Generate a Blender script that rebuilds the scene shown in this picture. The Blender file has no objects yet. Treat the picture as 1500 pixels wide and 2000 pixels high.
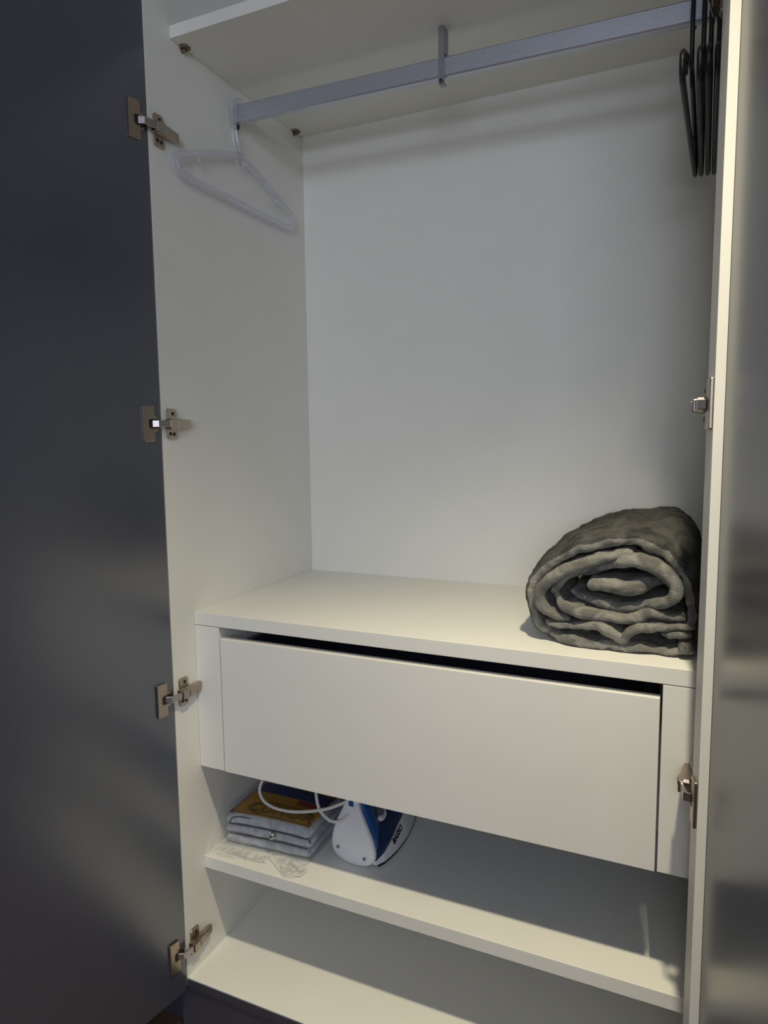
import bpy, bmesh, math, random
from mathutils import Vector, Matrix, noise

random.seed(4)
PI = math.pi
scene = bpy.context.scene
C = scene.collection

# ------------------------------------------------------------------ camera
cam_d = bpy.data.cameras.new('camera')
cam = bpy.data.objects.new('camera', cam_d)
C.objects.link(cam)
yaw, pitch, roll = math.radians(24.4348), math.radians(-6.2781), math.radians(-0.6665)
fw = Vector((-math.sin(yaw)*math.cos(pitch), math.cos(yaw)*math.cos(pitch), math.sin(pitch)))
rt0 = Vector((math.cos(yaw), math.sin(yaw), 0))
up0 = rt0.cross(fw)
rt = rt0*math.cos(roll) + up0*math.sin(roll)
up = -rt0*math.sin(roll) + up0*math.cos(roll)
M = Matrix((rt, up, -fw)).transposed().to_4x4()
M.translation = Vector((0.8748, -0.9662, 1.0529))
cam.matrix_world = M
cam_d.sensor_fit = 'VERTICAL'
cam_d.sensor_height = 36.0
cam_d.lens = 1339.83*36/2000
cam_d.clip_start = 0.02
scene.camera = cam

# ------------------------------------------------------------------ world, exposure
w = bpy.data.worlds.new('world')
scene.world = w
w.use_nodes = True
w.node_tree.nodes['Background'].inputs[0].default_value = (0.75, 0.82, 1.0, 1)
w.node_tree.nodes['Background'].inputs[1].default_value = 0.05
scene.view_settings.view_transform = 'Standard'
scene.view_settings.look = 'None'
scene.view_settings.gamma = 1.0
scene.view_settings.use_curve_mapping = False
scene.view_settings.exposure = 0.0

# ------------------------------------------------------------------ lights: a warm ceiling spot and a cool daylit window opposite
CEIL = 2.225
LAMPS = [((0.940, -0.55), 128.0, (1.0, 0.885, 0.62), 0.075)]
for (lx, ly), lw, lc, ls in LAMPS:
    l = bpy.data.lights.new('downlight_lamp', 'SPOT')
    l.energy = lw; l.color = lc; l.shadow_soft_size = ls/2
    l.spot_size = math.radians(96); l.spot_blend = 1.0
    o = bpy.data.objects.new('downlight_lamp', l); C.objects.link(o)
    o.location = (lx, ly, CEIL-0.022)
WIN_Y = -3.46
PANES = [(0.85, 2.15, 1.02, 1.40), (0.85, 2.15, 1.70, 2.08)]       # x0, x1, z0, z1 of the two glazed lights
for x0, x1, z0, z1 in PANES:
    l = bpy.data.lights.new('window_daylight', 'AREA')
    l.shape = 'RECTANGLE'; l.size = x1-x0; l.size_y = z1-z0
    l.energy = 20.0; l.color = (0.83, 0.88, 1.0)
    o = bpy.data.objects.new('window_daylight', l); C.objects.link(o)
    o.location = ((x0+x1)/2, WIN_Y+.03, (z0+z1)/2)
    o.rotation_euler = (math.radians(90), 0, 0)

# ------------------------------------------------------------------ helpers
def sm(bm_or_mesh, on=True):
    for p in bm_or_mesh.polygons:
        p.use_smooth = on

def wloc(o):
    v = Vector((0, 0, 0))
    while o is not None:
        v += o.location
        o = o.parent
    return v

def obj(name, bm, mat, parent=None, smooth=False, local=False, origin=None):
    """link bm as one mesh object; vertices are in world space unless local"""
    me = bpy.data.meshes.new(name)
    off = Vector((0, 0, 0))
    if not local:
        off = wloc(parent)
        if origin is not None:
            off = Vector(origin)
        if off.length > 0:
            bmesh.ops.translate(bm, verts=bm.verts, vec=-off)
    bm.normal_update()
    bm.to_mesh(me); bm.free()
    o = bpy.data.objects.new(name, me)
    C.objects.link(o)
    if mat:
        for m_ in (mat if isinstance(mat, (list, tuple)) else [mat]):
            me.materials.append(m_)
    if parent:
        o.parent = parent
        if origin is not None:
            o.location = Vector(origin) - wloc(parent)
    elif origin is not None:
        o.location = origin
    if smooth:
        sm(me)
    return o

def empty(name, loc, label=None, cat=None, group=None, rotz=0.0):
    o = bpy.data.objects.new(name, None); C.objects.link(o)
    o.location = loc; o.rotation_euler = (0, 0, rotz)
    o.empty_display_size = 0.05
    if label: o['label'] = label
    if cat: o['category'] = cat
    if group: o['group'] = group
    return o

def tag(o, label, cat, group=None):
    o['label'] = label; o['category'] = cat
    if group: o['group'] = group
    return o

def copy_tree(o, parent=None):
    c = o.copy(); C.objects.link(c); c.parent = parent
    for ch in list(o.children):
        copy_tree(ch, c)
    return c

def box(bm, a, b, bevel=0.0, seg=2, rot=None):
    r = bmesh.ops.create_cube(bm, size=1.0)
    vs = r['verts']
    a, b = Vector(a), Vector(b)
    bmesh.ops.scale(bm, verts=vs, vec=b-a)
    bmesh.ops.translate(bm, verts=vs, vec=(a+b)/2)
    if bevel > 0:
        es = set()
        for v in vs:
            for e in v.link_edges: es.add(e)
        r2 = bmesh.ops.bevel(bm, geom=list(es), offset=bevel, segments=seg, affect='EDGES', profile=0.5)
        vs = list({v for f in r2['faces'] for v in f.verts} | {v for v in vs if v.is_valid})
    if rot is not None:
        bmesh.ops.transform(bm, matrix=rot, verts=vs)
    return vs

def prism(bm, pts, d0, d1, axis, bevel=0.0, mat=None):
    """extrude a closed 2D outline between d0 and d1 along axis (0,1,2)"""
    def P(p, d):
        q = list(p); q.insert(axis, d)
        return Vector(q)
    lo = [bm.verts.new(P(p, d0)) for p in pts]
    hi = [bm.verts.new(P(p, d1)) for p in pts]
    n = len(pts)
    fs = [bm.faces.new(lo[::-1]), bm.faces.new(hi)]
    for i in range(n):
        fs.append(bm.faces.new((lo[i], lo[(i+1) % n], hi[(i+1) % n], hi[i])))
    bmesh.ops.recalc_face_normals(bm, faces=fs)
    vs = lo+hi
    if bevel > 0:
        es = [e for f in fs[:2] for e in f.edges]
        r = bmesh.ops.bevel(bm, geom=es, offset=bevel, segments=2, affect='EDGES', profile=0.5)
        vs = list({v for f in r['faces'] for v in f.verts} | {v for v in vs if v.is_valid})
    if mat is not None:
        bmesh.ops.transform(bm, matrix=mat, verts=vs)
    return vs

def rrect(x0, x1, y0, y1, r, n=4):
    out = []
    for cx_, cy_, a0 in ((x1-r, y1-r, 0), (x0+r, y1-r, PI/2), (x0+r, y0+r, PI), (x1-r, y0+r, 1.5*PI)):
        for i in range(n+1):
            a = a0+PI/2*i/n
            out.append((cx_+r*math.cos(a), cy_+r*math.sin(a)))
    return out

def ellipse(cx_, cy_, rx, ry, n=24):
    return [(cx_+rx*math.cos(2*PI*i/n), cy_+ry*math.sin(2*PI*i/n)) for i in range(n)]

def crom(pts, per=8, closed=False):
    pts = [Vector(p) for p in pts]
    n = len(pts)
    out = []
    segs = n if closed else n-1
    for i in range(segs):
        if closed:
            p0, p1, p2, p3 = pts[(i-1) % n], pts[i], pts[(i+1) % n], pts[(i+2) % n]
        else:
            p1, p2 = pts[i], pts[i+1]
            p0 = pts[i-1] if i > 0 else p1*2-p2
            p3 = pts[i+2] if i+2 < n else p2*2-p1
        for k in range(per):
            t = k/per
            out.append(0.5*((2*p1)+(p2-p0)*t+(2*p0-5*p1+4*p2-p3)*t*t+(3*p1-p0-3*p2+p3)*t**3))
    if not closed:
        out.append(pts[-1].copy())
    return out

IBEAM = [(-.0031, .0062), (-.0031, .0040), (-.0010, .0030), (-.0010, -.0030), (-.0031, -.0040), (-.0031, -.0062), (.0031, -.0062), (.0031, -.0040), (.0010, -.0030), (.0010, .0030), (.0031, .0040), (.0031, .0062)]
def sweep(bm, pts, prof, side, closed=False, scale=1.0):
    """sweep a closed 2D profile (across, along-normal) along a path lying in a plane normal to side"""
    pts = [Vector(p) for p in pts]; N = len(pts); rings = []
    S = Vector(side)
    for i, p in enumerate(pts):
        t = (pts[(i+1) % N]-pts[(i-1) % N]) if closed else (pts[min(i+1, N-1)]-pts[max(i-1, 0)])
        t.normalize(); u = t.cross(S)
        rings.append([bm.verts.new(p+S*(a*scale)+u*(b_*scale)) for a, b_ in prof])
    n = len(prof)
    for i in range(N if closed else N-1):
        r0, r1 = rings[i], rings[(i+1) % N]
        for k in range(n):
            bm.faces.new((r0[k], r0[(k+1) % n], r1[(k+1) % n], r1[k]))
    if not closed:
        bm.faces.new(rings[0][::-1]); bm.faces.new(rings[-1])
def tube(bm, pts, ra, rb=None, side=None, n=10, closed=False, cap=True):
    """tube along pts; ra = half width along 'side', rb = half width across it; radii may be lists"""
    pts = [Vector(p) for p in pts]
    N = len(pts)
    if rb is None: rb = ra
    A = ra if isinstance(ra, (list, tuple)) else [ra]*N
    B = rb if isinstance(rb, (list, tuple)) else [rb]*N
    rings = []
    prev = None
    for i, p in enumerate(pts):
        if closed:
            t = pts[(i+1) % N]-pts[(i-1) % N]
        else:
            t = pts[min(i+1, N-1)]-pts[max(i-1, 0)]
        t.normalize()
        if side is not None:
            s = Vector(side)
            s = (s-t*s.dot(t)).normalized()
        else:
            if prev is None:
                h = Vector((0, 0, 1)) if abs(t.z) < .9 else Vector((1, 0, 0))
            else:
                h = prev
            s = (h-t*h.dot(t)).normalized()
            prev = s
        u = t.cross(s)
        rings.append([bm.verts.new(p+s*(A[i]*math.cos(2*PI*k/n))+u*(B[i]*math.sin(2*PI*k/n))) for k in range(n)])
    for i in range(N if closed else N-1):
        r0, r1 = rings[i], rings[(i+1) % N]
        for k in range(n):
            bm.faces.new((r0[k], r0[(k+1) % n], r1[(k+1) % n], r1[k]))
    if cap and not closed:
        bm.faces.new(rings[0][::-1]); bm.faces.new(rings[-1])
    return rings

def loft(bm, rings, cap0=True, cap1=True, closed=True):
    R = [[bm.verts.new(Vector(p)) for p in r] for r in rings]
    n = len(R[0])
    for a, b in zip(R[:-1], R[1:]):
        for k in range(n if closed else n-1):
            bm.faces.new((a[k], a[(k+1) % n], b[(k+1) % n], b[k]))
    if cap0: bm.faces.new(R[0][::-1])
    if cap1: bm.faces.new(R[-1])
    return R

def grid(bm, f, nu, nv):
    V = [[bm.verts.new(Vector(f(i/nu, j/nv))) for j in range(nv+1)] for i in range(nu+1)]
    for i in range(nu):
        for j in range(nv):
            bm.faces.new((V[i][j], V[i+1][j], V[i+1][j+1], V[i][j+1]))
    return V

# ------------------------------------------------------------------ materials
def base_mat(name, col, rough=0.5, metal=0.0, spec=0.5, **kw):
    m = bpy.data.materials.new(name)
    m.use_nodes = True
    b = m.node_tree.nodes['Principled BSDF']
    b.inputs['Base Color'].default_value = (*col, 1)
    b.inputs['Roughness'].default_value = rough
    b.inputs['Metallic'].default_value = metal
    b.inputs['Specular IOR Level'].default_value = spec
    for k, v in kw.items():
        b.inputs[k.replace('_', ' ')].default_value = v
    return m, m.node_tree, b

def add_bump(nt, b, scale, strength, dist=0.001, detail=3.0, stretch=None):
    tc = nt.nodes.new('ShaderNodeTexCoord')
    n = nt.nodes.new('ShaderNodeTexNoise')
    n.inputs['Scale'].default_value = scale
    n.inputs['Detail'].default_value = detail
    src = tc.outputs['Object']
    if stretch:
        mp = nt.nodes.new('ShaderNodeMapping')
        mp.inputs['Scale'].default_value = stretch
        nt.links.new(src, mp.inputs['Vector']); src = mp.outputs['Vector']
    nt.links.new(src, n.inputs['Vector'])
    bp = nt.nodes.new('ShaderNodeBump')
    bp.inputs['Strength'].default_value = strength
    bp.inputs['Distance'].default_value = dist
    nt.links.new(n.outputs['Fac'], bp.inputs['Height'])
    nt.links.new(bp.outputs['Normal'], b.inputs['Normal'])
    return n

def add_mottle(nt, b, c1, c2, scale, detail=3.0, lo=0.35, hi=0.65):
    tc = nt.nodes.new('ShaderNodeTexCoord')
    n = nt.nodes.new('ShaderNodeTexNoise')
    n.inputs['Scale'].default_value = scale
    n.inputs['Detail'].default_value = detail
    r = nt.nodes.new('ShaderNodeValToRGB')
    r.color_ramp.elements[0].color = (*c1, 1); r.color_ramp.elements[0].position = lo
    r.color_ramp.elements[1].color = (*c2, 1); r.color_ramp.elements[1].position = hi
    nt.links.new(tc.outputs['Object'], n.inputs['Vector'])
    nt.links.new(n.outputs['Fac'], r.inputs['Fac'])
    nt.links.new(r.outputs['Color'], b.inputs['Base Color'])

M_ = {}
m, nt, b = base_mat('white_melamine', (0.70, 0.70, 0.665), 0.48, spec=0.35)
add_mottle(nt, b, (0.785, 0.785, 0.745), (0.80, 0.80, 0.76), 9.0)
add_bump(nt, b, 900.0, 0.06, 0.0004); M_['white'] = m
m, nt, b = base_mat('dark_satin_lacquer', (0.042, 0.049, 0.076), 0.27, spec=0.5, IOR=2.3)
add_bump(nt, b, 700.0, 0.05, 0.0004); M_['dark'] = m
m, nt, b = base_mat('nickel_plate', (0.46, 0.39, 0.31), 0.30, 1.0)
add_bump(nt, b, 400.0, 0.08, 0.0005); M_['nickel'] = m
m, nt, b = base_mat('polished_nickel', (0.46, 0.42, 0.42), 0.32, 1.0); M_['nickel_bright'] = m
m, nt, b = base_mat('chrome', (0.85, 0.85, 0.87), 0.08, 1.0); M_['chrome'] = m
m, nt, b = base_mat('dark_recess_metal', (0.05, 0.04, 0.035), 0.45, 0.7); M_['recess'] = m
m, nt, b = base_mat('bronze_metal', (0.22, 0.17, 0.12), 0.4, 0.8); M_['bronze'] = m
m, nt, b = base_mat('brushed_aluminium', (0.58, 0.61, 0.69), 0.38, 0.8)
add_bump(nt, b, 60.0, 0.02, 0.0002, stretch=(0.05, 20, 20)); M_['alu'] = m
m, nt, b = base_mat('zinc_strap', (0.36, 0.36, 0.40), 0.4, 0.8); M_['zinc'] = m
m, nt, b = base_mat('clear_plastic', (0.95, 0.95, 1.0), 0.10, Transmission_Weight=0.72, IOR=1.46); M_['clear'] = m
o_ = nt.nodes['Material Output']; tr = nt.nodes.new('ShaderNodeBsdfTransparent'); mx = nt.nodes.new('ShaderNodeMixShader')
tr.inputs[0].default_value = (0.93, 0.93, 0.98, 1); mx.inputs[0].default_value = 0.45
nt.links.new(b.outputs[0], mx.inputs[1]); nt.links.new(tr.outputs[0], mx.inputs[2]); nt.links.new(mx.outputs[0], o_.inputs['Surface'])
m, nt, b = base_mat('black_plastic', (0.010, 0.009, 0.013), 0.42); M_['black'] = m
m, nt, b = base_mat('room_paint', (0.56, 0.56, 0.56), 0.8)
add_bump(nt, b, 120.0, 0.1, 0.001); M_['paint'] = m
m, nt, b = base_mat('ceiling_paint', (0.75, 0.75, 0.74), 0.85)
add_bump(nt, b, 120.0, 0.08, 0.001); M_['ceil'] = m
m, nt, b = base_mat('walnut_floor', (0.09, 0.05, 0.03), 0.4)
tc = nt.nodes.new('ShaderNodeTexCoord'); mp = nt.nodes.new('ShaderNodeMapping')
mp.inputs['Scale'].default_value = (14, 0.8, 1)
nz = nt.nodes.new('ShaderNodeTexNoise'); nz.inputs['Scale'].default_value = 5; nz.inputs['Detail'].default_value = 6
rp = nt.nodes.new('ShaderNodeValToRGB')
rp.color_ramp.elements[0].color = (0.05, 0.03, 0.018, 1); rp.color_ramp.elements[1].color = (0.14, 0.088, 0.05, 1)
nt.links.new(tc.outputs['Object'], mp.inputs['Vector']); nt.links.new(mp.outputs['Vector'], nz.inputs['Vector'])
nt.links.new(nz.outputs['Fac'], rp.inputs['Fac']); nt.links.new(rp.outputs['Color'], b.inputs['Base Color'])
M_['floor'] = m
m, nt, b = base_mat('iron_white_plastic', (0.72, 0.74, 0.80), 0.35); add_bump(nt, b, 500, 0.03, 0.0003); M_['iw'] = m
m, nt, b = base_mat('iron_blue_plastic', (0.003, 0.075, 0.26), 0.28); M_['ib'] = m
m, nt, b = base_mat('iron_navy_plastic', (0.004, 0.022, 0.09), 0.22); M_['in'] = m
m, nt, b = base_mat('iron_sole', (0.02, 0.02, 0.022), 0.4, 0.5); M_['is'] = m
m, nt, b = base_mat('grey_plastic', (0.16, 0.17, 0.19), 0.4); M_['gp'] = m
m, nt, b = base_mat('print_black', (0.01, 0.01, 0.012), 0.6); M_['ink'] = m
m, nt, b = base_mat('white_cable', (0.62, 0.62, 0.60), 0.42); M_['cable'] = m
m, nt, b = base_mat('grey_fabric', (0.30, 0.34, 0.42), 0.9)
add_mottle(nt, b, (0.34, 0.36, 0.40), (0.50, 0.53, 0.58), 70.0); add_bump(nt, b, 900, 0.5, 0.001); M_['fab'] = m
m, nt, b = base_mat('navy_edging', (0.012, 0.015, 0.03), 0.8); M_['navy'] = m
m, nt, b = base_mat('yellow_card', (1.0, 0.58, 0.012), 0.35); M_['yellow'] = m
m, nt, b = base_mat('red_print', (0.35, 0.02, 0.012), 0.4); M_['red'] = m
m, nt, b = base_mat('blue_print', (0.01, 0.02, 0.16), 0.4); M_['bluep'] = m

# thin crumpled film: mostly see-through, with a glossy coat
m = bpy.data.materials.new('thin_clear_film'); m.use_nodes = True
nt = m.node_tree; nt.nodes.clear()
o_ = nt.nodes.new('ShaderNodeOutputMaterial'); mx = nt.nodes.new('ShaderNodeMixShader'); mx2 = nt.nodes.new('ShaderNodeMixShader')
tr = nt.nodes.new('ShaderNodeBsdfTransparent'); tr.inputs[0].default_value = (0.97, 0.972, 0.975, 1)
gl = nt.nodes.new('ShaderNodeBsdfGlossy'); gl.inputs['Roughness'].default_value = 0.16
df = nt.nodes.new('ShaderNodeBsdfDiffuse'); df.inputs['Color'].default_value = (0.72, 0.72, 0.70, 1)
lw = nt.nodes.new('ShaderNodeLayerWeight'); lw.inputs['Blend'].default_value = 0.28
mx2.inputs[0].default_value = 0.05
nt.links.new(tr.outputs[0], mx2.inputs[1]); nt.links.new(df.outputs[0], mx2.inputs[2])
ml = nt.nodes.new('ShaderNodeMath'); ml.operation = 'MULTIPLY'; ml.inputs[1].default_value = 0.30; ml.use_clamp = True
nt.links.new(lw.outputs['Fresnel'], ml.inputs[0]); nt.links.new(ml.outputs[0], mx.inputs[0]); nt.links.new(mx2.outputs[0], mx.inputs[1]); nt.links.new(gl.outputs[0], mx.inputs[2])
nt.links.new(mx.outputs[0], o_.inputs['Surface'])
M_['film'] = m
m, nt, b = base_mat('film_fold', (0.72, 0.70, 0.64), 0.3, Alpha=0.4); M_['fold'] = m

# plush fleece: crushed-pile tone patches, sheen and short-fibre bump
def fleece(name, c0, c1, sheen):
    m, nt, b = base_mat(name, c1, 0.95, spec=0.1, Sheen_Weight=sheen, Sheen_Roughness=0.4)
    b.inputs['Sheen Tint'].default_value = (0.9, 0.88, 0.78, 1)
    tc = nt.nodes.new('ShaderNodeTexCoord')
    n1 = nt.nodes.new('ShaderNodeTexNoise'); n1.inputs['Scale'].default_value = 24; n1.inputs['Detail'].default_value = 6; n1.inputs['Distortion'].default_value = 1.2
    r1 = nt.nodes.new('ShaderNodeValToRGB')
    r1.color_ramp.elements[0].color = (*c0, 1); r1.color_ramp.elements[0].position = 0.38
    r1.color_ramp.elements[1].color = (*c1, 1); r1.color_ramp.elements[1].position = 0.62
    n2 = nt.nodes.new('ShaderNodeTexNoise'); n2.inputs['Scale'].default_value = 330; n2.inputs['Detail'].default_value = 5; n2.inputs['Roughness'].default_value = 0.7
    n3 = nt.nodes.new('ShaderNodeTexNoise'); n3.inputs['Scale'].default_value = 60; n3.inputs['Detail'].default_value = 4
    ad = nt.nodes.new('ShaderNodeMath'); ad.operation = 'MULTIPLY_ADD'; ad.inputs[1].default_value = 2.2
    bp = nt.nodes.new('ShaderNodeBump'); bp.inputs['Strength'].default_value = 1.0; bp.inputs['Distance'].default_value = 0.0045
    for n_ in (n1, n2, n3): nt.links.new(tc.outputs['Object'], n_.inputs['Vector'])
    nt.links.new(n1.outputs['Fac'], r1.inputs['Fac']); nt.links.new(r1.outputs['Color'], b.inputs['Base Color'])
    nt.links.new(n3.outputs['Fac'], ad.inputs[0]); nt.links.new(n2.outputs['Fac'], ad.inputs[2])
    nt.links.new(ad.outputs[0], bp.inputs['Height']); nt.links.new(bp.outputs['Normal'], b.inputs['Normal'])
    return m
M_['fleece'] = fleece('grey_fleece_lit', (0.17, 0.17, 0.16), (0.37, 0.365, 0.33), 0.2)  # inner strands paler than the outside: lamplight painted into the colour
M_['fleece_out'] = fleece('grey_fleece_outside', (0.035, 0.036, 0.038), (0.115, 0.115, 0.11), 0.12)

# ------------------------------------------------------------------ room
def struct(name, a, bb, mat):
    bm = bmesh.new(); box(bm, a, bb)
    o = obj(name, bm, mat); o['kind'] = 'structure'
    return o
FL = -0.128
X0, X1, Y0, Y1 = -1.9, 2.4, -3.5, 0.545
struct('floor', (X0-.1, Y0-.1, FL-.05), (X1+.1, Y1+.1, FL), M_['floor'])
struct('ceiling', (X0-.1, Y0-.1, CEIL), (X1+.1, Y1+.1, CEIL+.05), M_['ceil'])
struct('wall_back', (X0, Y1, FL), (X1, Y1+.1, CEIL), M_['paint'])
struct('wall_front', (X0, Y0-.1, FL), (X1, Y0, CEIL), M_['paint'])
struct('wall_left', (X0-.1, Y0-.1, FL), (X0, Y1+.1, CEIL), M_['paint'])
struct('wall_light_blocker', (0.98, -1.80, FL), (X1, -1.70, 0.95), M_['paint'])  # added unseen low wall, keeps window light off the lower right
struct('wall_right', (X1, Y0-.1, FL), (X1+.1, Y1+.1, CEIL), M_['paint'])

# ------------------------------------------------------------------ wardrobe
W, DB, S = 0.90, 0.5155, 0.064          # inner width, depth to back panel, shelf set-back
PT = 0.018                              # carcass panel thickness
HT = 2.12                               # inner height
Z1, T1 = 0.2177, 0.0248                 # lower shelf
ZB = 0.4075                             # underside of drawer unit
ZT, TT = 0.7202, 0.0250                 # worktop
ZS, TS = 1.758, 0.0210                  # top shelf
A = 0.0566                              # stile width

wd = empty('wardrobe', (W/2, 0.25, FL), 'white built-in wardrobe standing open with dark grey doors and one wide drawer', 'wardrobe')
def panel(name, a, bb, mat='white', bevel=0.0007, parent=wd, label=None):
    bm = bmesh.new(); box(bm, a, bb, bevel, 2)
    o = obj(name, bm, M_[mat], parent)
    if label: o['label'] = label
    return o
panel('side_panel', (-PT, 0, -PT), (0, DB+.016, HT+PT))
panel('side_panel', (W, 0, -PT), (W+PT, DB+.016, HT+PT))
panel('back_panel', (0, DB, -PT), (W, DB+.012, HT))
panel('top_panel', (0, 0, HT), (W, DB+.012, HT+PT))
panel('bottom_panel', (0, 0.0005, -PT), (W, DB, 0))
panel('plinth', (-PT, 0.0025, FL), (W+PT, 0.020, -PT-.0003), 'dark', label='dark kick board under the bottom panel')
panel('edge_strip', (0.0003, -0.0015, -PT), (W-.0003, 0.0004, -0.0022), 'dark', bevel=0, label='dark front edge of the bottom panel')
for x0_, x1_ in ((-1.0, -PT-.001), (W+PT+.001, 1.9)):
    o = panel('plinth', (x0_, 0.030, FL), (x1_, 0.046, -PT), 'dark'); o['label'] = 'dark recessed kick board beside the open unit'
    o = panel('neighbour_carcass', (x0_, 0.022, -PT), (x1_, DB+.012, HT+PT), 'white')
    o = panel('closed_front', (x0_+.002, 0.003, -PT), (x1_-.002, 0.0215, HT+PT), 'dark'); o['label'] = 'closed dark front of the neighbouring unit'
panel('top_shelf', (0.0004, S, ZS), (W-.0004, DB, ZS+TS))
panel('lower_shelf', (0.0004, S, Z1-T1), (W-.0004, DB, Z1))
panel('worktop', (0.0004, S, ZT-TT), (W-.0004, DB, ZT))
panel('stile', (0.0004, S+.0004, ZB), (A, DB-.001, ZT-TT-.0012))
panel('stile', (W-A, S+.0004, ZB), (W-.0004, DB-.001, ZT-TT-.0012))

# drawer: front panel, two sides, back, base; box coloured dark to imitate the shade inside
DX0, DX1, DZ0, DZ1 = A+.0020, W-A-.0034, ZB-.0015, ZT-TT-.0225
dr = panel('drawer_front', (DX0, S+.0010, DZ0), (DX1, S+.0185, DZ1), bevel=0.0009)
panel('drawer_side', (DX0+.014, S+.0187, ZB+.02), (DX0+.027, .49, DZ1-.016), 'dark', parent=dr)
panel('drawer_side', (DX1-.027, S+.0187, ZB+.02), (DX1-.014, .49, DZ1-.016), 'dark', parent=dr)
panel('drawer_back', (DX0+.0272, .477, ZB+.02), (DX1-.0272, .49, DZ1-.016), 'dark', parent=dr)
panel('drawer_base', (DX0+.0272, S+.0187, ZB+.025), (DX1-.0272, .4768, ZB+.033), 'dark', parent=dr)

# shelf pins under the top shelf
for sx in (0, 1):
    for y in (0.0959, 0.4764):
        bm = bmesh.new()
        prism(bm, rrect(0.0002, 0.015, -0.009, 0.009, 0.004), ZS-.0045, ZS-.0002, 2, 0.0008)
        tube(bm, [(0.0002, 0, ZS-.007), (0.010, 0, ZS-.006)], 0.0035, n=12)
        Mx = Matrix.Translation((0, y, 0)) if sx == 0 else Matrix.Translation((W, y, 0)) @ Matrix.Scale(-1, 4, (1, 0, 0))
        bmesh.ops.transform(bm, matrix=Mx, verts=bm.verts)
        bmesh.ops.recalc_face_normals(bm, faces=bm.faces)
        o = obj('shelf_pin', bm, M_['bronze'], wd); o['label'] = 'small bronze shelf support'

# doors (opened about 100 degrees). Local frame: origin at hinge edge, +u along door towards the free edge
OPEN = math.radians(9.7)
DOOR_W, DOOR_Z0, DOOR_Z1 = 0.452, -0.0225, HT+PT
uL = Vector((-math.sin(OPEN), -math.cos(OPEN), 0)); nL = Vector((-math.cos(OPEN), math.sin(OPEN), 0))
uR = Vector((math.sin(OPEN), -math.cos(OPEN), 0)); nR = Vector((math.cos(OPEN), math.sin(OPEN), 0))
def frame(o, u, n):
    # columns: local x = outward (n), local y = along the door (u), local z = up
    return Matrix(((n.x, u.x, 0, o[0]), (n.y, u.y, 0, o[1]), (0, 0, 1, o[2]), (0, 0, 0, 1)))
FLm = frame((0.0012, -0.0042, 0), uL, nL)
FRm = frame((0.8856, -0.0040, 0), uR, nR)
def fbox(name, a, bb, F, mat, parent, bevel=0.0008, label=None):
    bm = bmesh.new(); box(bm, a, bb, bevel, 2)
    bmesh.ops.transform(bm, matrix=F, verts=bm.verts)
    bmesh.ops.recalc_face_normals(bm, faces=bm.faces)
    o = obj(name, bm, M_[mat], parent)
    if label: o['label'] = label
    return o
BT, BW = 0.0122, 0.0415
door_l = fbox('door', (0, 0, DOOR_Z0), (0.018, DOOR_W, DOOR_Z1), FLm, 'dark', wd, label='dark grey left door, wide open')
door_r = fbox('door', (BT, 0.001, DOOR_Z0), (BT+.016, DOOR_W, DOOR_Z1), FRm, 'dark', wd, label='satin grey right door, seen almost edge on')
fbox('hinge_batten', (0, 0, DOOR_Z0), (BT-.0002, BW, DOOR_Z1), FRm, 'white', door_r, 0.0006, label='white strip along the hinge side')

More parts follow.
